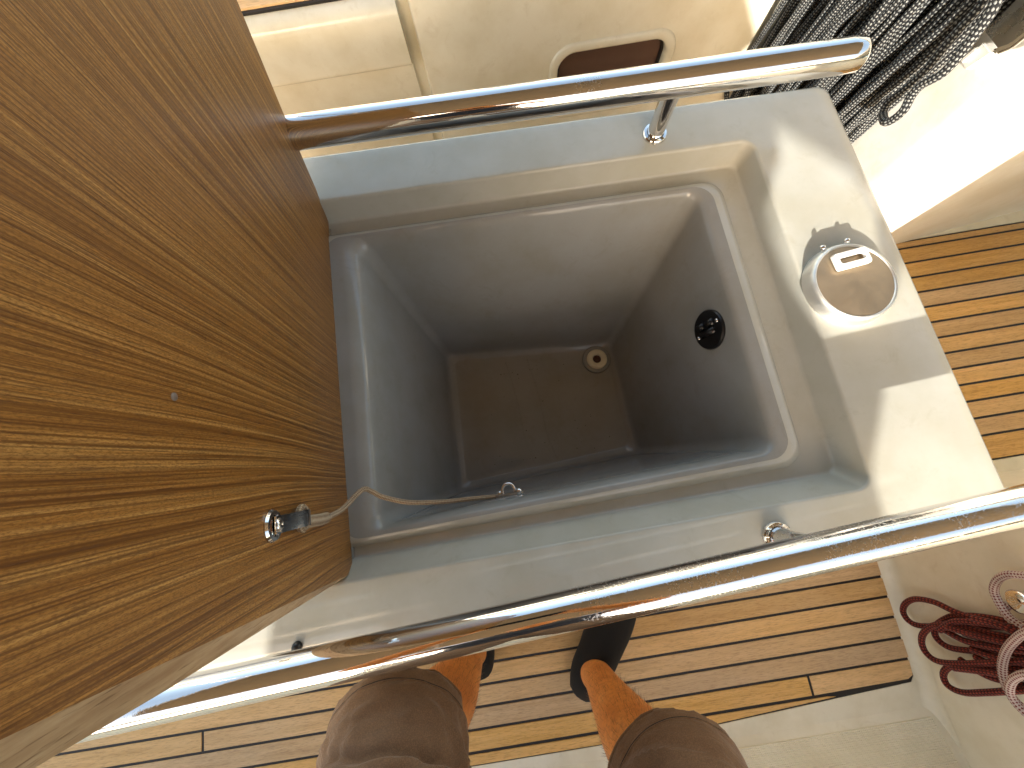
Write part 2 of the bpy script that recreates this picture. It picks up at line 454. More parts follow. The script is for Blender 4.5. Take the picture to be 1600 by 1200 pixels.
k = 0; y = -0.4345
ys = []
yy = -0.4345
while yy > -0.70: yy -= PIT
yy += PIT
yb = [yy + i * PIT for i in range(40) if yy + i * PIT < YFAR]
# last thin strip, tapering towards the corner
plank(0, 0, 0, 0, [(-3, -0.6985), (0.30, -0.6985), (0.66, yb[0] - CW / 2 - .004), (0.64, yb[0] - CW / 2 - .001), (-3, yb[0] - CW / 2)])
for i, y0 in enumerate(yb):
    y1 = min(y0 + PIT, YFAR)
    if y1 - y0 < 0.02: continue
    rr = random.Random(i * 5 + 3)
    if i == 0: js = [0.607]
    elif i == 2: js = [-0.916]
    else: js = [rr.choice([-1.45, -1.8, -2.2])]
    if i > 11: js = [rr.uniform(-.8, .6)]
    xs = [-2.4] + js + [XR]
    for a, b in zip(xs[:-1], xs[1:]):
        xa = a + (CW / 2 if a > -2.3 else 0); xb = b - (CW / 2 if b < XR else 0.0)
        if i == 0 and b == XR: plank(0, 0, 0, 0, [(xa, y0 + CW / 2), (XR - .018, y0 + CW / 2 + .002), (XR - .004, y0 + .012), (XR - .001, y1 - CW / 2), (xa, y1 - CW / 2)])
        else: plank(xa, xb, y0 + CW / 2, y1 - CW / 2)
ya = [AY0] + [AY1 - 0.0205 - PIT * i for i in range(13, -1, -1) if AY1 - 0.0205 - PIT * i > AY0 + .02] + [AY1]
ya[0] = AY0
for a, b in zip(ya[:-1], ya[1:]):
    plank(0.875, 2.45, a + (CW / 2 if a > AY0 + .001 else 0.001), b - (CW / 2 if b < AY1 - .001 else 0.001))

def extrude_x(prof, x0, x1, nx=2, closed=False):
    """profile in (y,z), extruded along x"""
    n = len(prof); vs = []; fs = []
    for i in range(nx):
        x = x0 + (x1 - x0) * i / (nx - 1)
        vs += [V((x, p[0], p[1])) for p in prof]
    for i in range(nx - 1):
        for k in range(n if closed else n - 1):
            k2 = (k + 1) % n; fs.append((i * n + k, (i + 1) * n + k, (i + 1) * n + k2, i * n + k2))
    if closed:
        fs.append(tuple(range(n))); fs.append(tuple((nx - 1) * n + k for k in range(n - 1, -1, -1)))
    return vs, fs, None
def fil(pts, r, seg=5):
    """fillet a 2-D polyline"""
    out = [pts[0]]
    rr = r if isinstance(r, (list, tuple)) else [r] * len(pts)
    for i in range(1, len(pts) - 1):
        p = V((pts[i][0], pts[i][1], 0)); a = V((pts[i - 1][0], pts[i - 1][1], 0)) - p; b = V((pts[i + 1][0], pts[i + 1][1], 0)) - p
        q = min(rr[i], a.length * .48, b.length * .48); a.normalize(); b.normalize()
        if q < 1e-6: out.append(pts[i]); continue
        p0 = p + a * q; p2 = p + b * q
        for k in range(seg + 1):
            t = k / seg; v = p0 * (1 - t) ** 2 + p * 2 * t * (1 - t) + p2 * t * t; out.append((v.x, v.y))
    out.append(pts[-1]); return out

# ---------------- far seat (behind the table)
fs_ = thing('cockpit_bench', 'long cream moulded seat beyond the table, teak slats on top, small port in its front', 'seat', (-0.3, 1.0, ZF))
prof = fil([(1.06, ZF), (1.025, ZF + .01), (1.022, -0.305), (0.998, -0.292), (1.000, -0.178), (1.028, -0.163), (1.50, -0.163), (1.50, ZF), ], [0, .01, .004, .008, .02, .012, 0, 0])
autosmooth(obj('seat_front', tmesh('seat_front', [extrude_x(prof + [(1.50, ZF)][:0], -3.0, -0.116, 12, True)]), MGP, fs_))
pr2 = fil([(1.0, ZF), (1.002, -0.30), (1.004, -0.150), (1.040, -0.118), (1.50, -0.115), (1.50, ZF)], [0, .02, .05, .03, 0, 0])
# the right-hand front panel has a rounded left end and a real opening for the port
def panel_with_port():
    hx0, hx1, hz0, hz1 = 0.267, 0.541, -0.482, -0.336
    bm = bmesh.new()
    xs = [-0.088, -0.084, -0.075, 0.10, hx0 - .012, hx1 + .012, 0.70, 0.9]
    zs = [ZF, hz0 - .012, hz1 + .012, -0.19]
    def yv(x): return 1.0 + (0.010 if x < -0.087 else 0.003 if x < -0.083 else 0)
    grid = {}
    for i, x in enumerate(xs):
        for j, z in enumerate(zs): grid[i, j] = bm.verts.new((x, yv(x), z))
    for i in range(len(xs) - 1):
        for j in range(len(zs) - 1):
            if xs[i] >= hx0 - .013 and xs[i + 1] <= hx1 + .013 and j == 1: continue
            bm.faces.new([grid[i, j], grid[i, j + 1], grid[i + 1, j + 1], grid[i + 1, j]])
    top = [(1.004, -0.165), (1.014, -0.145), (1.03, -0.127), (1.05, -0.118), (1.5, -0.115)]
    prev = [grid[i, 3] for i in range(len(xs))]
    for (yt, zt) in top:
        cur = [bm.verts.new((x, yt + (yv(x) - 1.0), zt)) for x in xs]
        for i in range(len(xs) - 1): bm.faces.new([prev[i], cur[i], cur[i + 1], prev[i + 1]])
        prev = cur
    # left return
    le = [bm.verts.new((-0.088, 1.035, z)) for z in zs]
    for j in range(3): bm.faces.new([grid[0, j], le[j], le[j + 1], grid[0, j + 1]])
    me = bpy.data.meshes.new('seat_locker_front'); bm.to_mesh(me); bm.free(); return me
autosmooth(obj('seat_locker_front', panel_with_port(), MGP, fs_))
obj('seat_gap_wall', box_me('seat_gap_wall', (-0.14, 1.030, ZF), (-0.06, 1.045, -0.17)), MGP, fs_)
# port frame: rounded ring proud of the panel
def vring(x0, x1, z0, z1, r, y):
    l = rloop([(x0, z0), (x1, z0), (x1, z1), (x0, z1)], r, 0, 8, 4); return [V((p.x, y, p.y)) for p in l]
PX0, PX1, PZ0, PZ1 = .234, .574, -.515, -.303
def pring(d, r, y): return vring(PX0 + d, PX1 - d, PZ0 + d, PZ1 - d, r, y)
pf = [pring(0, .062, 1.001), pring(.001, .062, .996), pring(.005, .058, .9935), pring(.017, .050, .9935), pring(.022, .046, .996), pring(.025, .044, 1.004), pring(.027, .042, 1.03)]
fr = autosmooth(obj('port_frame', tmesh('port_frame', [loft(pf)]), MGP, fs_), 50)
gl = [pring(.024, .044, 1.022), pring(.024, .044, 1.028)]
obj('port_pane', tmesh('port_pane', [loft(gl, True), loft([gl[0]], True)], False), MGLASS, fr)
gk = [pring(.0262, .042, 1.013), pring(.031, .038, 1.011), pring(.032, .037, 1.0215)]
obj('port_gasket', tmesh('port_gasket', [loft(gk)]), MK, fr)
# teak on the seat top
bed = slab([(-3, 1.036), (-0.150, 1.034), (-0.138, 1.046), (-0.128, 1.45), (-3, 1.45)], -0.1625, -0.1575)
obj('caulking', tmesh('caulking', [bed], False), MK, fs_)
def sp(x0, x1, y0, y1):
    v, f, _ = slab([(x0, y0), (x1, y0), (x1, y1), (x0, y1)], -0.160, -0.1535, 0.001); obj('slat', mesh('slat', v, f), MT, fs_)
sp(-2.9, -0.153, 1.042, 1.086)
for i in range(7): sp(-2.9, -0.142, 1.091 + i * .05, 1.136 + i * .05)

# ---------------- bulkheads either side of the aisle
def bulkhead(name, poly, z0, z1, bev, mat, label):
    t = thing(name, label, 'bulkhead', (poly[0][0], poly[0][1], z0))
    n = 10
    loops = [rloop(poly, bev, z0, 8, 6)]
    loops.append(rloop(poly, bev, z1 - .03, 8, 6))
    def inset(d):
        cx = sum(p[0] for p in poly) / len(poly); cy = sum(p[1] for p in poly) / len(poly)
        return [(p[0] + (d if p[0] < cx else -d), p[1] + (d if p[1] < cy else -d)) for p in poly]
    for d, dz in ((.003, .014), (.010, .005), (.022, 0)): loops.append(rloop(inset(d), bev, z1 - dz, 8, 6))
    autosmooth(obj('bulkhead_face', tmesh('bulkhead_face', [loft(loops, True)]), mat, t), 45)
    return t
bf = bulkhead('cockpit_bulkhead', [(0.885, 0.425), (2.6, 0.60), (2.6, 1.8), (0.885, 1.8)], ZF - .01, 0.30, [.075, .01, .01, .01], MGW,
              'white sunlit bulkhead behind the black and grey rope coil')
# moulded kick ledge along the aisle side of the far bulkhead
led = [V((x, y, z)) for x, y, z in ()]
def strip(name, a, b, hw, z0, z1, parent, mat):
    """a sloping-sided moulded strip along the line a-b"""
    a = V((a[0], a[1], 0)); b = V((b[0], b[1], 0)); t = (b - a).normalized(); n = V((-t.y, t.x, 0))
    pr = [(-hw, z0), (-hw * .92, z1 - .008), (-hw * .8, z1 - .002), (-hw * .6, z1), (hw * .6, z1), (hw * .8, z1 - .002), (hw * .92, z1 - .008), (hw, z0)]
    vs = []; fs = []
    for q in (a, b):
        for o_, z in pr: vs.append(q + n * o_ + V((0, 0, z)))
    m_ = len(pr)
    for k in range(m_ - 1): fs.append((k, m_ + k, m_ + k + 1, k + 1))
    fs.append(tuple(range(m_))[::-1]); fs.append(tuple(m_ + k for k in range(m_)))
    return autosmooth(obj(name, mesh(name, vs, fs), mat, parent), 50)
strip('kick_ledge', (0.95, 0.497), (2.5, 0.60), 0.028, ZF - .005, ZF + .018, bf, MGW)
strip('kick_ledge', (1.10, 0.505), (2.5, 0.60), 0.030, ZF - .004, ZF + .085, bf, MGW)
bn = bulkhead('cockpit_bulkhead', [(0.885, -1.6), (2.6, -1.6), (2.6, -0.262), (0.885, -0.225)], ZF - .01, 0.22, [.01, .01, .01, .05], MGS,
              'cream bulkhead with the maroon rope hanging on it')
# concave fillet along the foot of the near bulkhead
vs = []; fs = []
n = 8
for j, y in enumerate((-1.02, -0.9, -0.7, -0.5, -0.27)):
    for k in range(n + 1):
        a = k / n * math.pi / 2; rr = 0.026 if y > -0.75 else 0.05
        vs.append(V((0.8845 - rr + rr * math.sin(a) , y, ZF - .0005 + rr - rr * math.cos(a))))
for j in range(4):
    for k in range(n): fs.append((j * (n + 1) + k, j * (n + 1) + k + 1, (j + 1) * (n + 1) + k + 1, (j + 1) * (n + 1) + k))
obj('foot_fillet', mesh('foot_fillet', vs, fs, True), MGS, bn)

# ---------------- near seat with ribbed foot rest
ns = thing('cockpit_bench', 'cream moulded seat base beside the sole, with a ribbed non-slip foot rest, by the shorts', 'seat', (0.4, -0.8, ZF))
pn = fil([(-0.728, ZF - .002), (-0.742, ZF + .004), (-0.852, ZF + .050), (-0.874, ZF + .050), (-0.905, ZF + .052), (-0.925, -0.17), (-1.28, -0.17), (-1.30, 0.22), (-1.42, 0.24), (-1.6, 0.2), (-1.6, ZF)],
         [0, .01, .008, .01, .02, .03, .04, .03, .04, .02, 0])
autosmooth(obj('seat_base', tmesh('seat_base', [extrude_x(pn, -3.0, 0.884, 3, True)]), MGS, ns), 40)
rb = []
tp = V((0, -0.852 + 0.742, 0.046)).normalized(); nn = V((0, -tp.z, tp.y)); nn = nn if nn.z > 0 else -nn
p0 = V((0, -0.748, ZF + .0075))
x0, x1 = -1.2, 0.862
ribs = 26
def rp(s, h): return p0 + tp * s + nn * h
prf = []
LEN = 0.098
for i in range(ribs):
    s0 = i * LEN / ribs; st = LEN / ribs
    prf += [(s0, .0012), (s0 + st * .25, .0024), (s0 + st * .60, .0024), (s0 + st * .85, .0012)]
pts = [(rp(s, h).y, rp(s, h).z) for s, h in prf]
pts = [(rp(0, -.003).y, rp(0, -.003).z)] + pts + [(rp(LEN, -.003).y, rp(LEN, -.003).z)]
rs = obj('ribbed_pad', tmesh('ribbed_pad', [extrude_x(pts, x0, x1, 2, True)], False), MNS, ns)
box2 = box_me('moulded_step', (0.60, -0.99, ZF + .04), (0.80, -0.868, ZF + .10), 0.012, 3)
autosmooth(obj('moulded_step', box2, MGS, ns), 50)

# ============================================================ TABLE
tb = thing('cockpit_table', 'cream moulded cockpit table with its teak lid standing open over a deep empty locker', 'table', (-0.1, 0.15, ZF))
def ins(c, d): # inset 4-corner ccw loop
    return [(c[0][0] + d, c[0][1] + d), (c[1][0] - d, c[1][1] + d), (c[2][0] - d, c[2][1] - d), (c[3][0] + d, c[3][1] - d)]
O = [(-0.82, -0.187), (0.551, -0.143), (0.529, 0.466), (-0.82, 0.507)]
CR_ = [(-0.330, -0.106), (0.402, -0.096), (0.398, 0.394), (-0.330, 0.412)]
WB = [(-0.322, -0.087), (0.3925, -0.078), (0.3895, 0.386), (-0.322, 0.404)]
LO = [(-0.300, -0.074), (0.358, -0.062), (0.360, 0.366), (-0.300, 0.382)]
LT = [(-0.262, -0.066), (0.348, -0.052), (0.347, 0.356), (-0.262, 0.371)]
OP = [(-0.212, -0.055), (0.322, -0.039), (0.320, 0.346), (-0.206, 0.362)]
WT = [(-0.196, -0.050), (0.316, -0.034), (0.314, 0.340), (-0.190, 0.352)]
loops = [rloop(ins(O, -.001), .016, -.150), rloop(ins(O, -.001), .016, -.012), rloop(O, .016, -.006), rloop(ins(O, .0025), .016, -.002), rloop(ins(O, .007), .016, 0),
         rloop(ins(O, .02), .016, .0002),
         rloop(ins(CR_, -.012), .030, .0003), rloop(ins(CR_, -.002), .022, .0002), rloop(CR_, .020, -.0003), rloop(ins(CR_, .0014), .019, -.0012), rloop(ins(CR_, .0022), .018, -.0028), rloop(ins(CR_, .0028), .017, -.0048),
         rloop(WB, .013, -.035), rloop(ins(WB, .0007), .013, -.0375), rloop(ins(WB, .0025), .013, -.0390),
         rloop(ins(WB, .005), .014, -.0395), rloop(LO, .028, -.0395), rloop(ins(LO, .0012), .028, -.0388), rloop(ins(LO, .0024), .028, -.0365),
         rloop([tuple(V(a).lerp(V(b), .72)) for a, b in zip(LO, LT)], .028, -.0318), rloop(LT, .027, -.0298), rloop([tuple(V(a).lerp(V(b), .35)) for a, b in zip(LT, OP)], .026, -.0290)]
tt = obj('table_top', tmesh('table_top', [loft(loops, flip=False)]), MG, tb); wn_(tt)
B1 = [(-0.149, -0.042), (0.246, -0.022), (0.240, 0.236), (-0.139, 0.268)]
def lerpc(a, b, t): return [tuple(V(p).lerp(V(q), t)) for p, q in zip(a, b)]
ll = [rloop(lerpc(LT, OP, .35), .026, -.0290), rloop(lerpc(LT, OP, .8), .022, -.0296), rloop(OP, .020, -.0325), rloop(lerpc(OP, WT, .5), .019, -.0375), rloop(WT, .018, -.048)]
for t in (.15, .3, .45, .6, .75, .88, .96): ll.append(rloop(lerpc(WT, B1, t), .018 - .004 * t, -.048 + (-.352 + .048) * t))
ll += [rloop(B1, .014, -.352), rloop(ins(B1, .003), .017, -.361), rloop(ins(B1, .008), .016, -.365), rloop(ins(B1, .013), .015, -.3665), rloop(ins(B1, .016), .014, -.369), rloop(ins(B1, .020), .014, -.3705), rloop(ins(B1, .03), .014, -.3708)]
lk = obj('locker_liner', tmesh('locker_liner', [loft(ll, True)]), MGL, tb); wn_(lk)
# faint moulded ribs across the bottom
for xx in (0.005, 0.055):
    pts = catmull([(xx - .012, .225, -.3712), (xx, .14, -.3712), (xx + .004, .05, -.3712), (xx + .016, -.005, -.3712)], 8)
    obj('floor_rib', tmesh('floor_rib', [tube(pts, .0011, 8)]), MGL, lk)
gr = []; rg = random.Random(4)
for i in range(46):
    u, v_ = rg.random() ** .7, rg.random(); x = -.115 + .33 * u; y = -.005 + .215 * (v_ if i % 3 else rg.choice((.04, .95)))
    q = V((x, y, -.3702)); r_ = rg.uniform(.0005, .0014); ph_ = rg.random() * 6
    pts_ = [q + V((math.cos(ph_ + a) * r_ * rg.uniform(.5, 1.3), math.sin(ph_ + a) * r_, 0)) for a in (0, 1.6, 3.1, 4.7)] + [q + V((0, 0, r_ * .8))]
    gr.append((pts_, [(0, 1, 4), (1, 2, 4), (2, 3, 4), (3, 0, 4)], None))
obj('grit', tmesh('grit', gr, False), plain('grit', (0.06, 0.045, 0.03), 0.9, nz=.4), lk, kind='stuff')
# drain
dc = at(932, 562, -0.366)
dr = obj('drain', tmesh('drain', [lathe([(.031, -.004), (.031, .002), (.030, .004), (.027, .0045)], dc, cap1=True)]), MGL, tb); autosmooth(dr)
dd = obj('drain_ring', tmesh('drain_ring', [lathe([(.0225, .003), (.0225, .0065), (.020, .009), (.012, .0092), (.0092, .007), (.0085, -.002)], dc, cap1=False)]), MDR, dr); autosmooth(dd)
obj('drain_hole', tmesh('drain_hole', [lathe([(.0090, .0), (.0088, .0052)], dc)]), MDH, dr)
# black oval latch plate on the end wall
wn = V((-1, 0, 0.24)).normalized(); oc = V((0.3085, 0.147, -0.080)) + wn * .0005
ov = lathe([(.030, -.003), (.030, .003), (.0285, .005), (.020, .0056)], oc, wn, 36)
vp = obj('latch_plate', tmesh('latch_plate', [ov]), MBP, tb, label='black oval plastic plate on the locker wall'); autosmooth(vp)
e1 = V((0, 1, 0)); e2 = wn.cross(e1)
for s in (-1, 1):
    c = oc + e2 * s * .0215 + e1 * (.006 * -s)
    obj('screw', tmesh('screw', [lathe([(.0032, .004), (.0030, .0068), (.0015, .0075)], c, wn, 14)]), MC, vp)
q = []
for s in (-1, 1): q.append(tube([oc + e1 * .008 + e2 * (s * .010 - .006) + wn * .006, oc + e1 * .008 + e2 * (s * .010 + .006) + wn * .006], .0055, 12))
obj('latch_bar', tmesh('latch_bar', q + [tube([oc - e1 * .004 - e2 * .014 + wn * .005, oc - e1 * .004 + e2 * .014 + wn * .005], .005, 12)]), MBP, vp)
# pedestal and underside
bx = [rloop([(-.34, -.105), (.42, -.105), (.42, .41), (-.34, .41)], .03, z, 5, 2) for z in (-.145, -.40)] + [rloop([(-.33, -.095), (.41, -.095), (.41, .40), (-.33, .40)], .03, -.42, 5, 2)]
autosmooth(obj('table_box', tmesh('table_box', [loft(bx, True)]), MG, tb), 40)
obj('pedestal', box_me('pedestal', (-0.20, 0.02, ZF), (0.25, 0.28, -0.4205), .03, 3), MG, tb)
obj('table_underside', tmesh('table_underside', [slab(q_, -.1495, -.13) for q_ in ([(-.81, -.18), (.54, -.137), (.54, -.10), (-.81, -.10)], [(-.81, .40), (.52, .40), (.52, .458), (-.81, .497)], [(.42, -.099), (.54, -.099), (.522, .399), (.42, .399)], [(-.81, -.099), (-.34, -.099), (-.34, .399), (-.81, .399)])], False), MG, tb)
# small black rubber bumper by the near edge
bc = at(465, 1010, 0); obj('rubber_bumper', tmesh('rubber_bumper', [lathe([(.0058, 0), (.0056, .003), (.0042, .0055), (.002, .0065)], bc, n=18)]), MBP, tb)

# --- chrome filler cap
cc_ = V((0.449, 0.154, 0.0003))
cap = obj('filler_cap', tmesh('filler_cap', [lathe([(.0548, 0), (.0549, .001), (.0528, .0120), (.0520, .0150), (.0508, .0170), (.0495, .0177), (.0482, .0174), (.0475, .0164), (.0470, .0155)], cc_, n=96, cap1=False)]), chrome('satin_cap', (0.85, 0.84, 0.80), 0.30), tb, label='round chrome cap with a flat latch')
autosmooth(cap, 40)
cp2 = obj('cap_face', tmesh('cap_face', [lathe([(.0474, .0152), (.0472, .0163), (.0455, .0165)], cc_, n=64)]), chrome('brushed_cap', (0.50, 0.40, 0.28), 0.33), cap); autosmooth(cp2, 40)
# latch tab: a flat rectangular ring tilted over the rim
tabc = at(1331, 404, 0.0215); ux = V((.985, .10, 0)).normalized(); uy = V((-.10, .985, 0)).normalized()
def rr2(hx, hy, z): 
    l = rloop([(-hx, -hy), (hx, -hy), (hx, hy), (-hx, hy)], .003, 0, 4, 2); return [tabc + ux * p.x + uy * p.y + V((0, 0, z)) for p in l]
tab = obj('latch_tab', tmesh('latch_tab', [loft([rr2(.0165, .0042, -.0015), rr2(.0165, .0042, .0022), rr2(.0215, .0105, .0022), rr2(.022, .011, .001), rr2(.022, .011, -.0035)])], True), MWP, cap); autosmooth(tab)
for a in (-18, 16):
    d = V((math.sin(R(a - 6)), math.cos(R(a - 6)), 0)); p = cc_ + d * .0535 + V((0, 0, .0130))
    obj('hinge_knob', tmesh('hinge_knob', [tube([p, p + d * .004 + V((0, 0, .001)), p + d * .0065], [.0032, .0036, .002], 10)]), MC, cap)

# --- grab rails
def rail(name, pts, posts, label, r):
    c = catmull(pts, 14)
    N = len(c)
    P = [c[0] - (c[1] - c[0]).normalized() * .004] + c + [c[-1] + (c[-1] - c[-2]).normalized() * .0015, c[-1] + (c[-1] - c[-2]).normalized() * .004]
    rs_ = [r * .8] + [r] * N + [r * .96, r * .86]
    o = obj(name, tmesh(name, [tube(P, rs_, 48)]), MC, tb, label=label); autosmooth(o, 30)
    for b, top in posts:
        b = V(b); top = V(top)
        po = obj('rail_post', tmesh('rail_post', [tube([b, b.lerp(top, .5), top], .0118, 28)]), MC, o); autosmooth(po, 50)
        fl = obj('flange', tmesh('flange', [lathe([(.0175, 0), (.0175, .0022), (.0160, .0042), (.0125, .0050)], b, n=32, cap1=False)]), MC, o); autosmooth(fl, 40)
rail('grab_rail', [(-0.78, .452, .07), (-0.74, .452, .083), (-0.70, .451, .085), (-.235, .438, .085), (.10, .427, .085), (.482, .417, .085)],
     [((.262, .427, .0003), (.262, .426, .085)), ((-.66, .448, 0.0003), (-.66, .450, .085))], 'polished tube rail along the far edge of the table', .0188)
rail('grab_rail', [(-0.78, -.186, .07), (-0.74, -.182, .083), (-0.70, -.179, .085), (-.25, -.155, .085), (.08, -.1375, .085), (.502, -.113, .085)],
     [((.274, -.131, .0003), (.274, -.131, .085)), ((-.66, -.170, 0.0003), (-.66, -.175, .085))], 'polished tube rail along the near edge of the table', .0172)

# --- teak lid standing open
LM = 0.15
ln = V((1, 0, -LM)).normalized()
def lp(y, z, d=0.0): return V((-0.23 + LM * z, y, z)) - ln * d
inn = [(-.100, -.030), (-.069, .257), (-.061, .324), (-.036, .560), (-.020, .585), (.010, .595), (.52, .60), (.565, .585), (.575, .55), (.470, .201), (.443, .113), (.4175, .010), (.410, -.004), (.399, -.034)]
out = [(-.104, -.035), (-.085, .257), (-.0785, .324), (-.056, .565), (-.040, .595), (.008, .608), (.525, .612), (.575, .594), (.584, .55), (.4775, .200), (.450, .112), (.4240, .010), (.414, -.006), (.402, -.037)]
n = len(inn)
lid = thing('tmp', '', '')
bpy.data.objects.remove(lid)
face = [lp(y, z) for y, z in inn]; mid_ = [lp(y, z, .011) for y, z in out]; back = [lp(y, z, .030) for y, z in out]
lid = obj('lid', mesh('lid', face + back + mid_, [tuple(range(n)), tuple(range(2 * n - 1, n - 1, -1))]), ML, tb, label='varnished teak lid standing upright')
obj('lid_edge', mesh('lid_edge', face + mid_ + back, [(i, n + i, n + (i + 1) % n, (i + 1) % n) for i in range(n)] + [(n + i, 2 * n + i, 2 * n + (i + 1) % n, n + (i + 1) % n) for i in range(n)]), MLE, lid)
autosmooth(bpy.data.objects['lid_edge'], 30)
hg = tube([V((-.238, -.09, -.040)), V((-.238, .39, -.040))], .004, 14)
obj('hinge', tmesh('hinge', [hg]), MC, tb)
# blemish plug
pb = at(272, 620, x=None, z=.27)
def lidpt(px, py, d=0.0):
    dd_ = at(px, py, 0) - CP; t = (-0.23 + LM * CP.z - CP.x) / (dd_.x - LM * dd_.z); return CP + dd_ * t + ln * d
obj('wood_plug', tmesh('wood_plug', [lathe([(.0026, -.001), (.0024, .0004)], lidpt(272, 620), ln, 14)]), plain('plug_grey', (.22, .17, .14), .5, nz=.2), lid)
# eye strap + screw
ec = lidpt(424, 822); down = V((-LM, 0, -1)).normalized()
st = autosmooth(obj('eye_strap', tmesh('eye_strap', [lathe([(.0125, -.001), (.0128, .0012), (.0115, .0030), (.0085, .0032), (.0080, .0015)], ec, ln, 32)]), MC, lid))
side = V((0, 1, 0))
bp = [(0, .003), (.012, .0055), (.022, .009), (.032, .0135), (.040, .0135), (.045, .009), (.0455, .003)]
cps = catmull([ec + down * a + ln * b for a, b in bp], 5)
vs = []; fs = []
for i, c in enumerate(cps):
    t = (cps[min(i + 1, len(cps) - 1)] - cps[max(i - 1, 0)]).normalized(); nr = side.cross(t)
    for s1, s2 in ((-1, -1), (1, -1), (1, 1), (-1, 1)): vs.append(c + side * .0068 * s1 + nr * .0009 * s2)
for i in range(len(cps) - 1):
    for k in range(4): fs.append((i * 4 + k, i * 4 + (k + 1) % 4, i * 4 + 4 + (k + 1) % 4, i * 4 + 4 + k))
fs.append((3, 2, 1, 0)); e = (len(cps) - 1) * 4; fs.append((e, e + 1, e + 2, e + 3))
autosmooth(obj('strap_plate', mesh('strap_plate', vs, fs), MC, lid), 35)
sc = ec + ln * .004 + down * .002
obj('screw', tmesh('screw', [lathe([(.0055, 0), (.0052, .0018), (.0035, .003), (.0012, .0034), (.0010, .0012)], sc, ln, 20)]), MC, lid)
# lanyard
e0 = ec + down * .040 + ln * .007
kn = [e0 + side * .011 - down * .001, e0 + side * .004 + ln * .0035, e0 - side * .004 + ln * .002, e0 - side * .011 - down * .001]
ring_pts = []
for k in range(17):
    a = 2 * math.pi * k / 16; ring_pts.append(e0 + side * math.cos(a) * .0095 + down * (math.sin(a) * .0085 + .001))
wp = [at(482, 815, .098), at(500, 812, .078), at(512, 808, .066), at(530, 799, .045), at(545, 786, .030), at(558, 772, .021), at(570, 764, .012), at(583, 769, .002), at(600, 777, -.008), at(640, 785, -.026), at(690, 784, -.048), at(740, 779, -.072), at(783, 775, -.098)]
cord = obj('lanyard', tmesh('lanyard', [tube(catmull(wp, 8), .0030, 12), tube(ring_pts, .0032, 10, False)]), MRC, tb, label='beige cord from the lid to the locker')
obj('whipping', tmesh('whipping', [tube(catmull([wp[0] + (wp[0] - wp[1]) * .35, wp[0], wp[1], wp[2]], 4), [.0056, .0060, .0060, .0060, .0062, .0060, .0060, .0060, .0060, .0060, .0058, .0056, .0048], 16)]), MRC, cord)
# frayed fibres
fb = []
rnd = random.Random(2); cw = catmull(wp, 8)
for i in range(70):
    p = cw[rnd.randrange(2, 60)]; d = V((rnd.uniform(-1, 1), rnd.uniform(-1, 1), rnd.uniform(-1, 1))).normalized()
    p1 = p + d * .003; p2 = p + d * rnd.uniform(.0038, .0062); fb.append(tube([p1, p2], .00012, 3))
obj('fibres', tmesh('fibres', fb), MRC, cord, kind='stuff')
# eye on the near wall of the locker
ew = V((-.030, -.0432, -.092)); yn = V((0, 1, .06)).normalized()
pe = autosmooth(obj('pad_eye', box_me('pad_eye', (ew.x - .019, ew.y - .001, ew.z - .008), (ew.x + .021, ew.y + .0022, ew.z + .008), .001, 2), MCD, tb))
arc = [ew + V((math.cos(a) * .0075, 0, math.sin(a) * .0075)) + yn * (.002 + .013 * math.sin(b)) for a, b in [(0.4, 0)] for _ in (0,)]
hoop = [ew + V((-.0085, 0, 0)), ew + V((-.0085, 0, 0)) + yn * .009, ew + V((-.004, 0, 0)) + yn * .015, ew + V((.004, 0, 0)) + yn * .015, ew + V((.0085, 0, 0)) + yn * .009, ew + V((.0085, 0, 0))]
obj('hoop', tmesh('hoop', [tube(catmull(hoop, 6), .0026, 10)]), MC, pe)
for dx, dz in ((-.013, -.006), (.015, .004)):
    c = ew + V((dx, 0, dz)); obj('screw', tmesh('screw', [lathe([(.0052, 0), (.0050, .005), (.0035, .0075), (.001, .008)], c, yn, 14)]), MC, pe)

# ============================================================ ROPES
# black-and-grey coil hanging in front of the far bulkhead
rnd = random.Random(11)
coil = []
RR = 0.0072
NL = 40
for i in range(NL):
    t = (i + rnd.uniform(-.3, .3)) / (NL - 1); t = min(max(t, 0), 1)
    depth = 0.874 - (i * 7 % 10) / 10 * 0.075 - 0.02 * math.sin(t * 3.1)
    ty = 0.585 + .28 * t + rnd.uniform(-.02, .02); by = 0.615 + .37 * t + rnd.uniform(-.02, .02)
    bz = -0.36 - .20 * t + rnd.uniform(-.07, .06)
    w_ = rnd.uniform(.016, .040)
    tilt = rnd.uniform(-.02, .02)
    x0 = depth; x1 = depth - rnd.uniform(-.012, .012)
    my = (ty + by) / 2 + rnd.uniform(-.014, .014)
    pts = [(x0, ty - w_ * .4, .16), (x0, (ty + my) / 2 - w_ * .7, .02), (x0 - .004, my - w_, -.10), (x0, (my + by) / 2 - w_ * 1.05 + tilt, -.21), (x0, by - w_, bz + .05), (x0 - .002, by - w_ * .6, bz + .012), ((x0 + x1) / 2, by, bz),
           (x1, by + w_ * .6, bz + .012), (x1, by + w_, bz + .05), (x1, (my + by) / 2 + w_ - tilt, -.21), (x1 + .003, my + w_ * .9, -.10), (x1, (ty + my) / 2 + w_ * .7, .02), (x1, ty + w_ * .4, .16)]
    coil.append(tube(catmull(pts, 9), RR, 10))
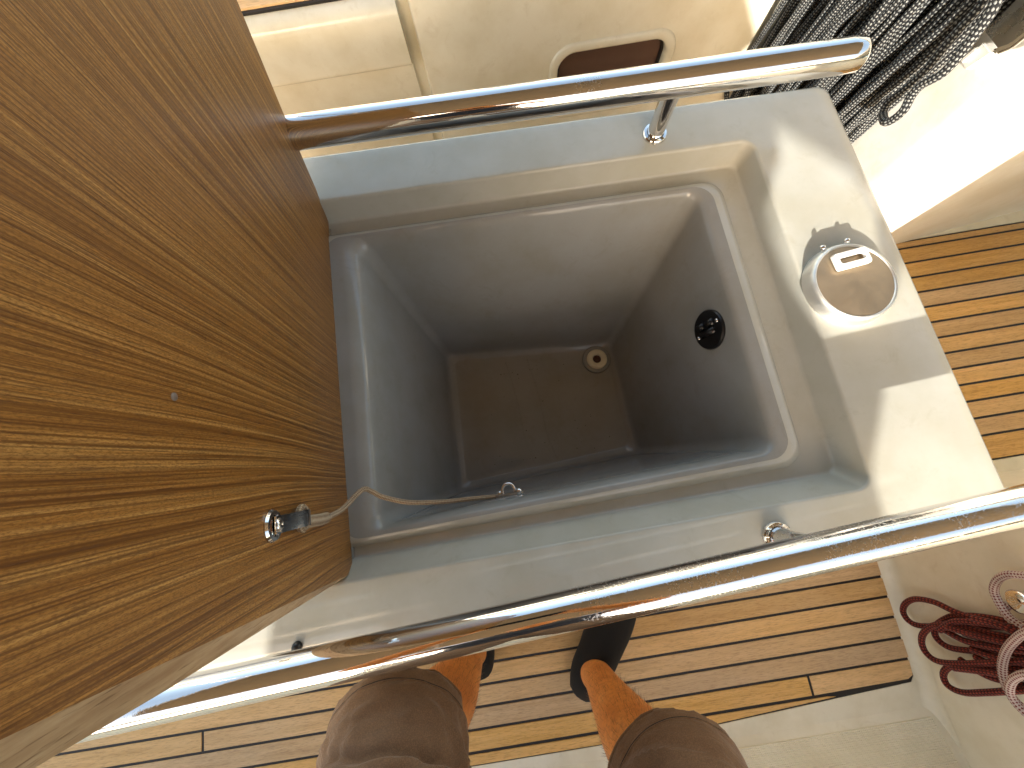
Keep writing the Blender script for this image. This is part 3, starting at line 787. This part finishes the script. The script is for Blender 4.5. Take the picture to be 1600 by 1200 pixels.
# outer front strand that bows away and ends in the small open bight
ow = [(1562, -40), (1553, 10), (1530, 45), (1500, 85), (1472, 115), (1440, 133), (1424, 150), (1412, 172), (1395, 187), (1383, 190), (1380, 178), (1388, 160), (1405, 146), (1425, 130), (1448, 108), (1470, 80), (1500, 45), (1535, 5), (1545, -40)]
coil.append(tube(catmull([at(a, b, x=.785 + .016 * (k > 9)) for k, (a, b) in enumerate(ow)], 7), RR, 10))
for off, pts in ((.800, [(1600, -90), (1500, 20), (1400, 105), (1300, 190), (1240, 240)]), (.808, [(1560, -90), (1470, 10), (1380, 90), (1290, 150), (1200, 230)]),
                 (.80, [(1430, -60), (1330, 20), (1300, 60), (1296, 110), (1280, 200)]), (.81, [(1400, -40), (1360, 10), (1345, 25), (1330, 5), (1335, -40)])):
    coil.append(tube(catmull([at(a, b, x=off) for a, b in pts], 8), RR, 10))
obj('rope_coil', tmesh('rope_coil', coil), MRD, label='thick coil of black and grey flecked rope hanging beyond the table corner', cat='rope')
# horn cleat / bracket top right, and a white clip
ck_ = thing('deck_bracket', 'dull steel bracket plate on the white bulkhead beside the grey rope', 'bracket', tuple(at(1600, 50, x=.88)))
def plate(pxs, x0, x1, nm, mat, par):
    a = [at(p, q, x=.86) for p, q in pxs]; n_ = len(a)
    vs = [V((x1, v.y, v.z)) for v in a] + [V((x0, v.y, v.z)) for v in a]
    fs = [tuple(range(n_)), tuple(range(2 * n_ - 1, n_ - 1, -1))] + [(i, n_ + i, n_ + (i + 1) % n_, (i + 1) % n_) for i in range(n_)]
    bm = bmesh.new(); bv = [bm.verts.new(v) for v in vs]; [bm.faces.new([bv[i] for i in f]) for f in fs]
    bmesh.ops.recalc_face_normals(bm, faces=bm.faces[:]); bmesh.ops.bevel(bm, geom=bm.edges[:], offset=.0025, segments=2, affect='EDGES')
    me = bpy.data.meshes.new(nm); bm.to_mesh(me); bm.free()
    return autosmooth(obj(nm, me, mat, par), 40)
plate([(1541, 48), (1566, 80), (1590, 70), (1680, 0), (1680, -60), (1600, -10)], .8849, .855, 'bracket_plate', MCD, ck_)
plate([(1560, 76), (1567, 84), (1592, 74), (1682, 4), (1680, -6), (1590, 66)], .854, .846, 'bracket_lip', MC, ck_)
cl = thing('rope_clip', 'small white plastic clip on the bulkhead between the grey rope and the steel bracket', 'clip', tuple(at(1515, 90, x=.88)))
plate([(1494, 100), (1502, 112), (1545, 84), (1530, 66)], .8849, .866, 'clip_body', MWP, cl)
plate([(1499, 94), (1504, 100), (1530, 78), (1525, 72)], .8655, .858, 'clip_jaw', MWP, cl)

# maroon rope
def pxrope(pts, x, r, n=8): return tube(catmull([at(a, b, x=(x if not isinstance(x, (list, tuple)) else x[i])) for i, (a, b) in enumerate(pts)], n), r, 12)
mr = 0.0062
ma = [([(1690, 1010), (1600, 985), (1540, 978), (1490, 978), (1440, 978), (1420, 970), (1411, 955), (1416, 942), (1432, 936), (1460, 941), (1490, 955), (1520, 966), (1600, 990), (1690, 1040)], .862),
      ([(1690, 1030), (1600, 1012), (1540, 990), (1500, 978), (1462, 977), (1444, 988), (1440, 1003), (1447, 1020), (1465, 1033), (1500, 1037), (1560, 1035), (1640, 1030)], .848),
      ([(1680, 1000), (1560, 968), (1500, 962), (1476, 968), (1462, 980), (1462, 994), (1476, 1008), (1500, 1015), (1560, 1018), (1660, 1010)], .866),
      ([(1680, 1070), (1600, 1078), (1540, 1082), (1505, 1082), (1482, 1072), (1474, 1056), (1480, 1044), (1500, 1038), (1560, 1044), (1660, 1050)], .858),
      ([(1660, 990), (1580, 980), (1520, 972), (1490, 972), (1468, 985)], .842),
      ([(1480, 980), (1520, 992), (1580, 1006), (1660, 1020)], .838),
      ([(1476, 985), (1510, 1002), (1560, 1012), (1660, 1025)], .846),
      ([(1500, 1030), (1530, 1050), (1560, 1062), (1640, 1080)], .864),
      ([(1520, 966), (1560, 976), (1600, 994), (1660, 1010)], .836),
      ([(1490, 1044), (1540, 1050), (1590, 1058), (1660, 1060)], .845),
      ([(1470, 972), (1510, 985), (1560, 1000), (1660, 1035)], .856)]
for k in range(5):
    ma.append(([(1500 + k * 6, 978 + k * 12), (1550, 990 + k * 12), (1600, 1000 + k * 12), (1680, 1010 + k * 12)], .850 + .004 * (k % 3)))
obj('rope_coil', tmesh('rope_coil', [pxrope(p, x, mr) for p, x in ma]), MRM, label='dark maroon rope hung in loose loops on the cream bulkhead', cat='rope')
pk = [([(1680, 905), (1600, 899), (1575, 898), (1559, 906), (1553, 922), (1560, 940), (1570, 956), (1582, 968), (1600, 980)], .842),
      ([(1690, 940), (1600, 975), (1572, 962), (1570, 950), (1580, 944)], .852),
      ([(1690, 960), (1610, 985), (1588, 998), (1572, 1018), (1566, 1045), (1572, 1072), (1584, 1092), (1600, 1108), (1640, 1150)], .822),
      ([(1680, 1040), (1610, 1052), (1592, 1056), (1580, 1066), (1578, 1082), (1590, 1102), (1620, 1130)], .812)]
obj('rope', tmesh('rope', [pxrope(p, x, .0066) for p, x in pk]), MRP, label='pale pink flecked rope looped over the maroon rope', cat='rope')
wc = at(1600, 940, x=.83)
wi = thing('winch', 'small shiny chrome winch drum among the pink and maroon ropes', 'winch', tuple(wc))
autosmooth(obj('drum', tmesh('drum', [lathe([(.020, .055), (.017, .045), (.015, .030), (.016, .012), (.0195, .004), (.0205, -.002), (.018, -.007), (.009, -.010)], wc + V((0, -.003, -.006)), (1, 0, 0), 40)]), MC, wi), 50)

# ============================================================ PERSON
pe_ = thing('person', 'person in brown shorts and black slip-on shoes, bare tanned legs, standing at the near rail', 'person', (-0.05, -0.45, ZF))
def limb(pts, rad, n=20, sub=5, asp=1.0):
    c = catmull(pts, sub)
    r = catmull([(a, 0, 0) for a in rad], sub); return tube(c, [max(v.x, .002) for v in r], n, True, asp)
aL = V((-.197, -.425, -.565)); kL = V((-.240, -.350, -.13)); hL = V((-.15, -.60, .26))
aR = V((.080, -.512, -.565)); kR = V((.143, -.474, -.125)); hR = V((.04, -.62, .26))
body = []
def leg(a, k_, h, toe):
    d = k_ - a
    bk = V((0, -.012, 0))
    body.append(limb([a + V((0, 0, -.03)), a, a + d * .12, a + d * .28 + bk, a + d * .50 + bk * 1.8, a + d * .70 + bk * 1.6, a + d * .86 + bk * .5, k_, k_ + (h - k_) * .18, k_ + (h - k_) * .5, h],
                     [.037, .036, .036, .045, .058, .062, .057, .057, .062, .075, .090]))
    hd = V((toe[0] - a.x, toe[1] - a.y, 0)); hd.normalize()
    s = V((a.x, a.y, ZF))
    body.append(limb([s - hd * .045 + V((0, 0, .030)), s + hd * .02 + V((0, 0, .036)), s + hd * .10 + V((0, 0, .034)), s + hd * .17 + V((0, 0, .024)), s + hd * .205 + V((0, 0, .018))], [.026, .031, .034, .030, .016]))
    return hd
tL = (-.22, -.18); tR = (.205, -.34)
dL = leg(aL, kL, hL, tL); dR = leg(aR, kR, hR, tR)
hip = V((-.055, -.62, .30)); ch = V((-.055, -.60, .66)); nk = V((-.05, -.53, .86)); hdc = V((-.045, -.45, .99))
for dx in (-.07, .07): body.append(limb([hip + V((dx, 0, -.04)), hip + V((dx, .01, .12)), ch + V((dx, 0, -.1)), ch + V((dx * 1.15, 0, .06)), nk + V((dx * .5, 0, -.02))], [.10, .095, .105, .10, .045]))
body.append(limb([nk - V((0, 0, .06)), nk, nk.lerp(hdc, .5)], [.058, .055, .056]))
body.append(limb([hdc + V((0, -.01, -.11)), hdc + V((0, .01, -.06)), hdc, hdc + V((0, 0, .07)), hdc + V((0, -.01, .10))], [.045, .066, .080, .070, .030]))
body.append(limb([hdc + V((0, .075, .02)), hdc + V((0, .098, -.012)), hdc + V((0, .085, -.022))], [.008, .014, .010], 10))       # nose
for s in (-1, 1):
    body.append(limb([hdc + V((s * .078, -.005, .02)), hdc + V((s * .088, -.015, 0)), hdc + V((s * .078, -.008, -.03))], [.010, .015, .010], 10))
    body.append(limb([hdc + V((s * .02, .066, -.06)), hdc + V((0, .078, -.058))], [.006, .007], 8))
PC = CP - F * .010 - CR * .058 - CU * .022           # centre of the phone, behind the lens
def arm(sh, el, wr, s):
    body.append(limb([sh, sh.lerp(el, .4), el, el.lerp(wr, .3), el.lerp(wr, .75), wr], [.052, .047, .040, .042, .032, .027]))
    g = -F   # away from scene
    pc = wr + (PC + CR * s * .085 - wr) * .55
    body.append(limb([wr, wr.lerp(pc, .6), pc], [.026, .034, .034], 14, 4, .6))
    edge = PC + CR * s * .080
    for j, (l, o_) in enumerate(((.9, .032), (1.0, .011), (.95, -.010), (.75, -.030))):
        b = pc + CU * o_ * .8
        body.append(limb([b, edge + CU * o_ + g * .012, edge - CR * s * .012 * l + CU * o_ + g * .016, edge - CR * s * .034 * l + CU * o_ + g * .013], [.0095, .009, .0085, .007], 10, 3))
    body.append(limb([pc - CU * .02, edge - CU * .036 + g * .004, edge - CR * s * .028 - CU * .034 + g * .012], [.012, .0105, .008], 10, 3))
shL = V((-.235, -.585, .76)); shR = V((.125, -.585, .76))
arm(shL, V((-.34, -.40, .44)), PC + CR * -.125 - CU * .05 - F * .055, -1)
arm(shR, V((.215, -.42, .53)), PC + CR * .135 - CU * .07 - F * .055, 1)
obj('body', remesh('body', body, .0065, MSK), MSK, pe_)
# shorts: two legs and a seat, with folds
shp = []
def sleg(k_, h, hem):
    d = h - k_
    shp.append(limb([hem, k_ + d * .06, k_ + d * .3, k_ + d * .6, k_ + d * .85, h], [.094, .097, .102, .106, .110, .112], 28))
sleg(kL, hL, kL + V((-.004, .014, -.035)) )
sleg(kR, hR, kR + V((-.006, .010, -.055)))
for dx in (-.07, .07): shp.append(limb([hip + V((dx, 0, -.05)), hip + V((dx, 0, .04)), hip + V((dx, 0, .10))], [.118, .120, .112], 24))
segs = [(kL, hL), (kR, hR)]
def folds(co, nr):
    d = noise.noise(V((co.x * 9, co.y * 22 + co.z * 26, co.z * 9))) * .008 + noise.noise(V((co.x * 26, co.y * 30 + co.z * 44, co.z * 12 + 5))) * .0042
    e = noise.noise(V((co.x * 14 + co.z * 22, co.y * 10, co.z * 18 + 9)))
    d += -abs(e) * .011 + .003
    k_, h = min(segs, key=lambda q: abs(co.x - q[0].lerp(q[1], .3).x))
    ax = (h - k_).normalized(); rel = co - k_; t = rel.dot(ax); r = rel - ax * t
    ph = math.atan2(r.x, r.y) + noise.noise(co * 8) * .5
    for t0, am, wd, sl, p0 in ((.040, .0075, .0065, .030, .4), (.075, .0050, .006, -.035, -.6), (.105, .0085, .008, .045, 0.9), (.165, .006, .007, -.03, .1), (.005, .004, .006, .018, -1.0)):
        f = math.exp(-((t - t0 - sl * math.sin(ph + p0)) / wd) ** 2) * (.35 + .65 * max(0, math.cos(ph - p0)))
        d += -am * 1.7 * f + am * .8 * math.exp(-((t - t0 - wd * 1.9 - sl * math.sin(ph + p0)) / wd) ** 2) * (.35 + .65 * max(0, math.cos(ph - p0)))
    if t < .0: d *= .35
    return co + nr * d
shme = remesh('shorts', shp, .0048, MSH, disp=folds)
sho = obj('shorts', shme, MSH, pe_)
from mathutils.bvhtree import BVHTree
bvh = BVHTree.FromPolygons([v.co.copy() for v in shme.vertices], [tuple(p.vertices) for p in shme.polygons])
for k_, hem in ((kL, kL + V((-.004, .014, -.035))), (kR, kR + V((-.006, .010, -.055)))):
    ax = (k_ - hem).normalized(); e1 = ax.orthogonal().normalized(); e2 = ax.cross(e1)
    for off, rr_, nm, mt_, lift in ((.003, .0020, 'hem', MSH, .0004), (.024, .0006, 'hem_stitching', MK, .0), (.0265, .0012, 'hem_fold', MSH, -.0002)):
        c = hem + ax * off; ringp = []
        for i in range(73):
            d_ = e1 * math.cos(2 * math.pi * i / 72) + e2 * math.sin(2 * math.pi * i / 72)
            hit = bvh.ray_cast(c + d_ * .16, -d_, .15)
            ringp.append(hit[0] + d_ * lift if hit[0] else c + d_ * .09)
        obj(nm, tmesh(nm, [tube(ringp, rr_, 8, False)]), mt_, sho)
# shirt
st_ = []
for dx in (-.07, .07): st_.append(limb([hip + V((dx, 0, .03)), hip + V((dx, .01, .14)), ch + V((dx, 0, -.1)), ch + V((dx * 1.2, 0, .07)), nk + V((dx * .7, 0, -.03))], [.126, .112, .118, .112, .055]))
st_.append(limb([shL + V((.05, 0, .01)), shL, shL.lerp(V((-.34, -.40, .44)), .5)], [.07, .066, .062]))
st_.append(limb([shR + V((-.05, 0, .01)), shR, shR.lerp(V((.215, -.42, .53)), .5)], [.07, .066, .062]))
obj('shirt', remesh('shirt', st_, .010, MSHIRT), MSHIRT, pe_)
obj('hair', remesh('hair', [limb([hdc + V((0, -.035, -.05)), hdc + V((0, -.025, .02)), hdc + V((0, -.01, .085))], [.06, .082, .060])], .008, MHAIRH), MHAIRH, pe_)
# slip-on shoes
for a, hd in ((aL, dL), (aR, dR)):
    s = V((a.x, a.y, ZF)); sd = V((-hd.y, hd.x, 0))
    up = [limb([s - hd * .062 + V((0, 0, .030)), s - hd * .02 + V((0, 0, .040)), s + hd * .05 + V((0, 0, .042)) , s + hd * .12 + V((0, 0, .036)), s + hd * .18 + V((0, 0, .028)), s + hd * .215 + V((0, 0, .022))], [.030, .046, .050, .054, .046, .024], 20),
          limb([a + V((0, 0, -.03)) - hd * .006, a + V((0, 0, .002)) - hd * .004], [.046, .0415], 20)]
    for q in (-1, 1): up.append(limb([s - hd * .05 + sd * q * .010 + V((0, 0, .014)), s + hd * .04 + sd * q * .012 + V((0, 0, .014)), s + hd * .13 + sd * q * .012 + V((0, 0, .014)), s + hd * .19 + V((0, 0, .013))], [.024, .031, .040, .030], 14))
    def flat(co, nr): return V((co.x, co.y, max(co.z, ZF + .0008)))
    obj('shoe', remesh('shoe', up, .005, MSO, disp=flat), MSO, pe_)
# leg hair
hr = M('leg_hair'); hr.set((0.16, 0.08, 0.035), 0.5)
rnd = random.Random(5); vs = []; fs = []
bm_ = [o for o in pe_.children if o.name.startswith('body')][0].data
for p in bm_.polygons:
    c = p.center
    if -.50 < c.z < -.13 and rnd.random() < .34:
        d = (p.normal * .62 + V((rnd.uniform(-.35, .35), rnd.uniform(-.35, .35), -.75))).normalized(); L_ = rnd.uniform(.007, .017)
        s = d.cross(V((rnd.uniform(-1, 1), rnd.uniform(-1, 1), rnd.uniform(-1, 1)))).normalized() * .00026
        i = len(vs); vs += [c - s, c + s, c + d * L_ + V((0, 0, -.002))]; fs.append((i, i + 1, i + 2))
obj('leg_hair', mesh('leg_hair', vs, fs), hr.m, pe_, kind='stuff')
# the phone in the hands
ph = thing('smartphone', 'black smartphone held in both hands above the table', 'phone', tuple(PC))
def phl(hx, hy, d): return [PC + CR * p.x + CU * p.y - F * d for p in rloop([(-hx, -hy), (hx, -hy), (hx, hy), (-hx, hy)], .010, 0, 6, 2)]
lo = [phl(.073, .035, 0), phl(.0745, .0365, .002), phl(.0745, .0365, .006), phl(.073, .035, .008)]
autosmooth(obj('phone_case', tmesh('phone_case', [loft(lo, True), loft([lo[0]], True)]), MPH, ph), 40)

# ============================================================ ADDED SHADE SCREEN outboard, out of view, cut to shape the table's sun patches
YS = -1.5
def sp_(p):
    t = (p.y - YS) / 2.05 if False else (p.y - YS) / SUN.y
    q = p - SUN * t; return (q.x, q.z)
cv = thing('shade_screen', 'added beige canvas shade screen, cut to shape the sun patches on the table', 'screen', (-1.2, YS, 0.2))
edge = [sp_(at(*p)) for p in ((1385, 820), (1361, 731), (1383, 600), (1310, 550), (1252, 480), (1224, 410), (1206, 330), (1203, 285), (1222, 242), (1211, 205))]
edge = [(.10, .30), (.09, .55)] + edge + [(-.15, 1.02), (-.15, 1.14)]
holeA = [(-2.6, .47), (-.715, .47), (-.72, .86), (-.85, .90), (-2.6, .88)]
cu = bpy.data.curves.new('c', 'CURVE'); cu.dimensions = '2D'; cu.fill_mode = 'BOTH'; cu.extrude = .0015
def spl(pts):
    s = cu.splines.new('POLY'); s.points.add(len(pts) - 1)
    for q, p in zip(s.points, pts): q.co = (p[0], p[1], 0, 1)
    s.use_cyclic_u = True
outl = [(-3.0, .20)] + [(.10, .20)] + edge + [(-3.0, 1.14)]
spl(outl); spl(holeA)
co_ = bpy.data.objects.new('c', cu); COL.objects.link(co_)
dg = bpy.context.evaluated_depsgraph_get(); dg.update()
cme = bpy.data.meshes.new_from_object(co_.evaluated_get(dg)); cme.name = 'shade_panel'
bpy.data.objects.remove(co_)
for v in cme.vertices: v.co = V((v.co.x, YS + v.co.z, v.co.y))
cme.materials.clear(); obj('shade_panel', cme, MCAN, cv)
flap = [(-.16, .971), (-.16, .925)] + [sp_(at(*p)) for p in ((1213, 203), (1265, 232), (1335, 275), (1370, 335), (1377, 420), (1392, 478), (1424, 385), (1440, 340), (1320, 120), (1215, 120))]  # added flap, outlined to cast the shade band over the table corner
nf = len(flap); fv = [V((x, YS + .0035, z)) for x, z in flap] + [V((x, YS + .006, z)) for x, z in flap]
obj('shade_flap', mesh('shade_flap', fv, [tuple(range(nf)), tuple(range(2 * nf - 1, nf - 1, -1))] + [(i, nf + i, nf + (i + 1) % nf, (i + 1) % nf) for i in range(nf)]), MCAN, cv)
obj('flap_line', tmesh('flap_line', [tube([flap[9][0:1] + (YS + .005,) + flap[9][1:2], (.03, YS + .005, 1.9)], .002, 8), tube([flap[11][0:1] + (YS + .005,) + flap[11][1:2], (-.12, YS + .005, 1.9)], .002, 8), tube([(-.15, YS, 1.9), (1.0, YS, 1.9)], .008, 10)]), MC, cv)
for x in (-2.9, -1.9, -.95, -.165): obj('screen_post', tmesh('screen_post', [tube([(x, YS - .015, .2), (x, YS - .015, 1.9)], .011, 12)]), MC, cv)

bi = thing('bimini', 'tan canvas bimini top stretched over the cockpit', 'bimini', (-0.3, 0.2, 1.3))
MBI = plain('bimini_canvas', (0.17, 0.12, 0.07), 0.85, nz=0.12, scale=12)
bt = MBI.node_tree; tr = bt.nodes.new('ShaderNodeBsdfTranslucent'); tr.inputs[0].default_value = (0.22, 0.15, 0.08, 1)
mx = bt.nodes.new('ShaderNodeMixShader'); mx.inputs[0].default_value = 0.2
bt.links.new(bt.nodes['Principled BSDF'].outputs[0], mx.inputs[1]); bt.links.new(tr.outputs[0], mx.inputs[2]); bt.links.new(mx.outputs[0], bt.nodes['Material Output'].inputs[0])
vs = []; fs = []; nx, ny = 12, 12
BX0, BX1, BY0, BY1 = -1.5, 1.9, -0.72, 1.0
for i in range(nx + 1):
    for j in range(ny + 1):
        u = i / nx; v = j / ny; vs.append(V((BX0 + (BX1 - BX0) * u, BY0 + (BY1 - BY0) * v, 1.20 + .16 * (1 - (2 * v - 1) ** 2) - .03 * math.sin(u * math.pi * 3) ** 2)))
for i in range(nx):
    for j in range(ny): a = i * (ny + 1) + j; fs.append((a, a + ny + 1, a + ny + 2, a + 1))
obj('canopy', mesh('canopy', vs, fs, True), MBI, bi)
for x in (BX0 + .05, -.42, BX1 - .05):
    obj('bimini_bow', tmesh('bimini_bow', [tube(catmull([(x, BY0 - .02, .2), (x, BY0 - .02, .9), (x, BY0, 1.17), (x, BY0 + .35, 1.255), (x, .15, 1.315), (x, BY1 - .35, 1.255), (x, BY1, 1.17), (x, BY1 + .02, .9), (x, BY1 + .02, .2)], 6), .0125, 12)]), MC, bi)

# deck and topsides outboard so nothing hangs in the air
dk = thing('yacht_deck', 'cream side decks and hull around the cockpit', 'deck', (0, 0, -1.0))
obj('side_deck', box_me('side_deck', (-3.0, -2.1, -1.9), (3.2, -1.601, .18), .03, 2), MHULL, dk)
obj('side_deck', box_me('side_deck', (-3.0, 1.505, -1.9), (3.2, 2.2, .10), .03, 2), MHULL, dk)
obj('cabin_roof', box_me('cabin_roof', (1.30, -1.3, .50), (3.4, 1.6, .56), .02, 2), MHULL, dk)
obj('cabin_side', box_me('cabin_side', (1.30, -1.30, .23), (3.3, -1.22, .499), .01, 2), MHULL, dk)
print('tris', sum(len(o.data.polygons) for o in bpy.data.objects if o.type == 'MESH'))
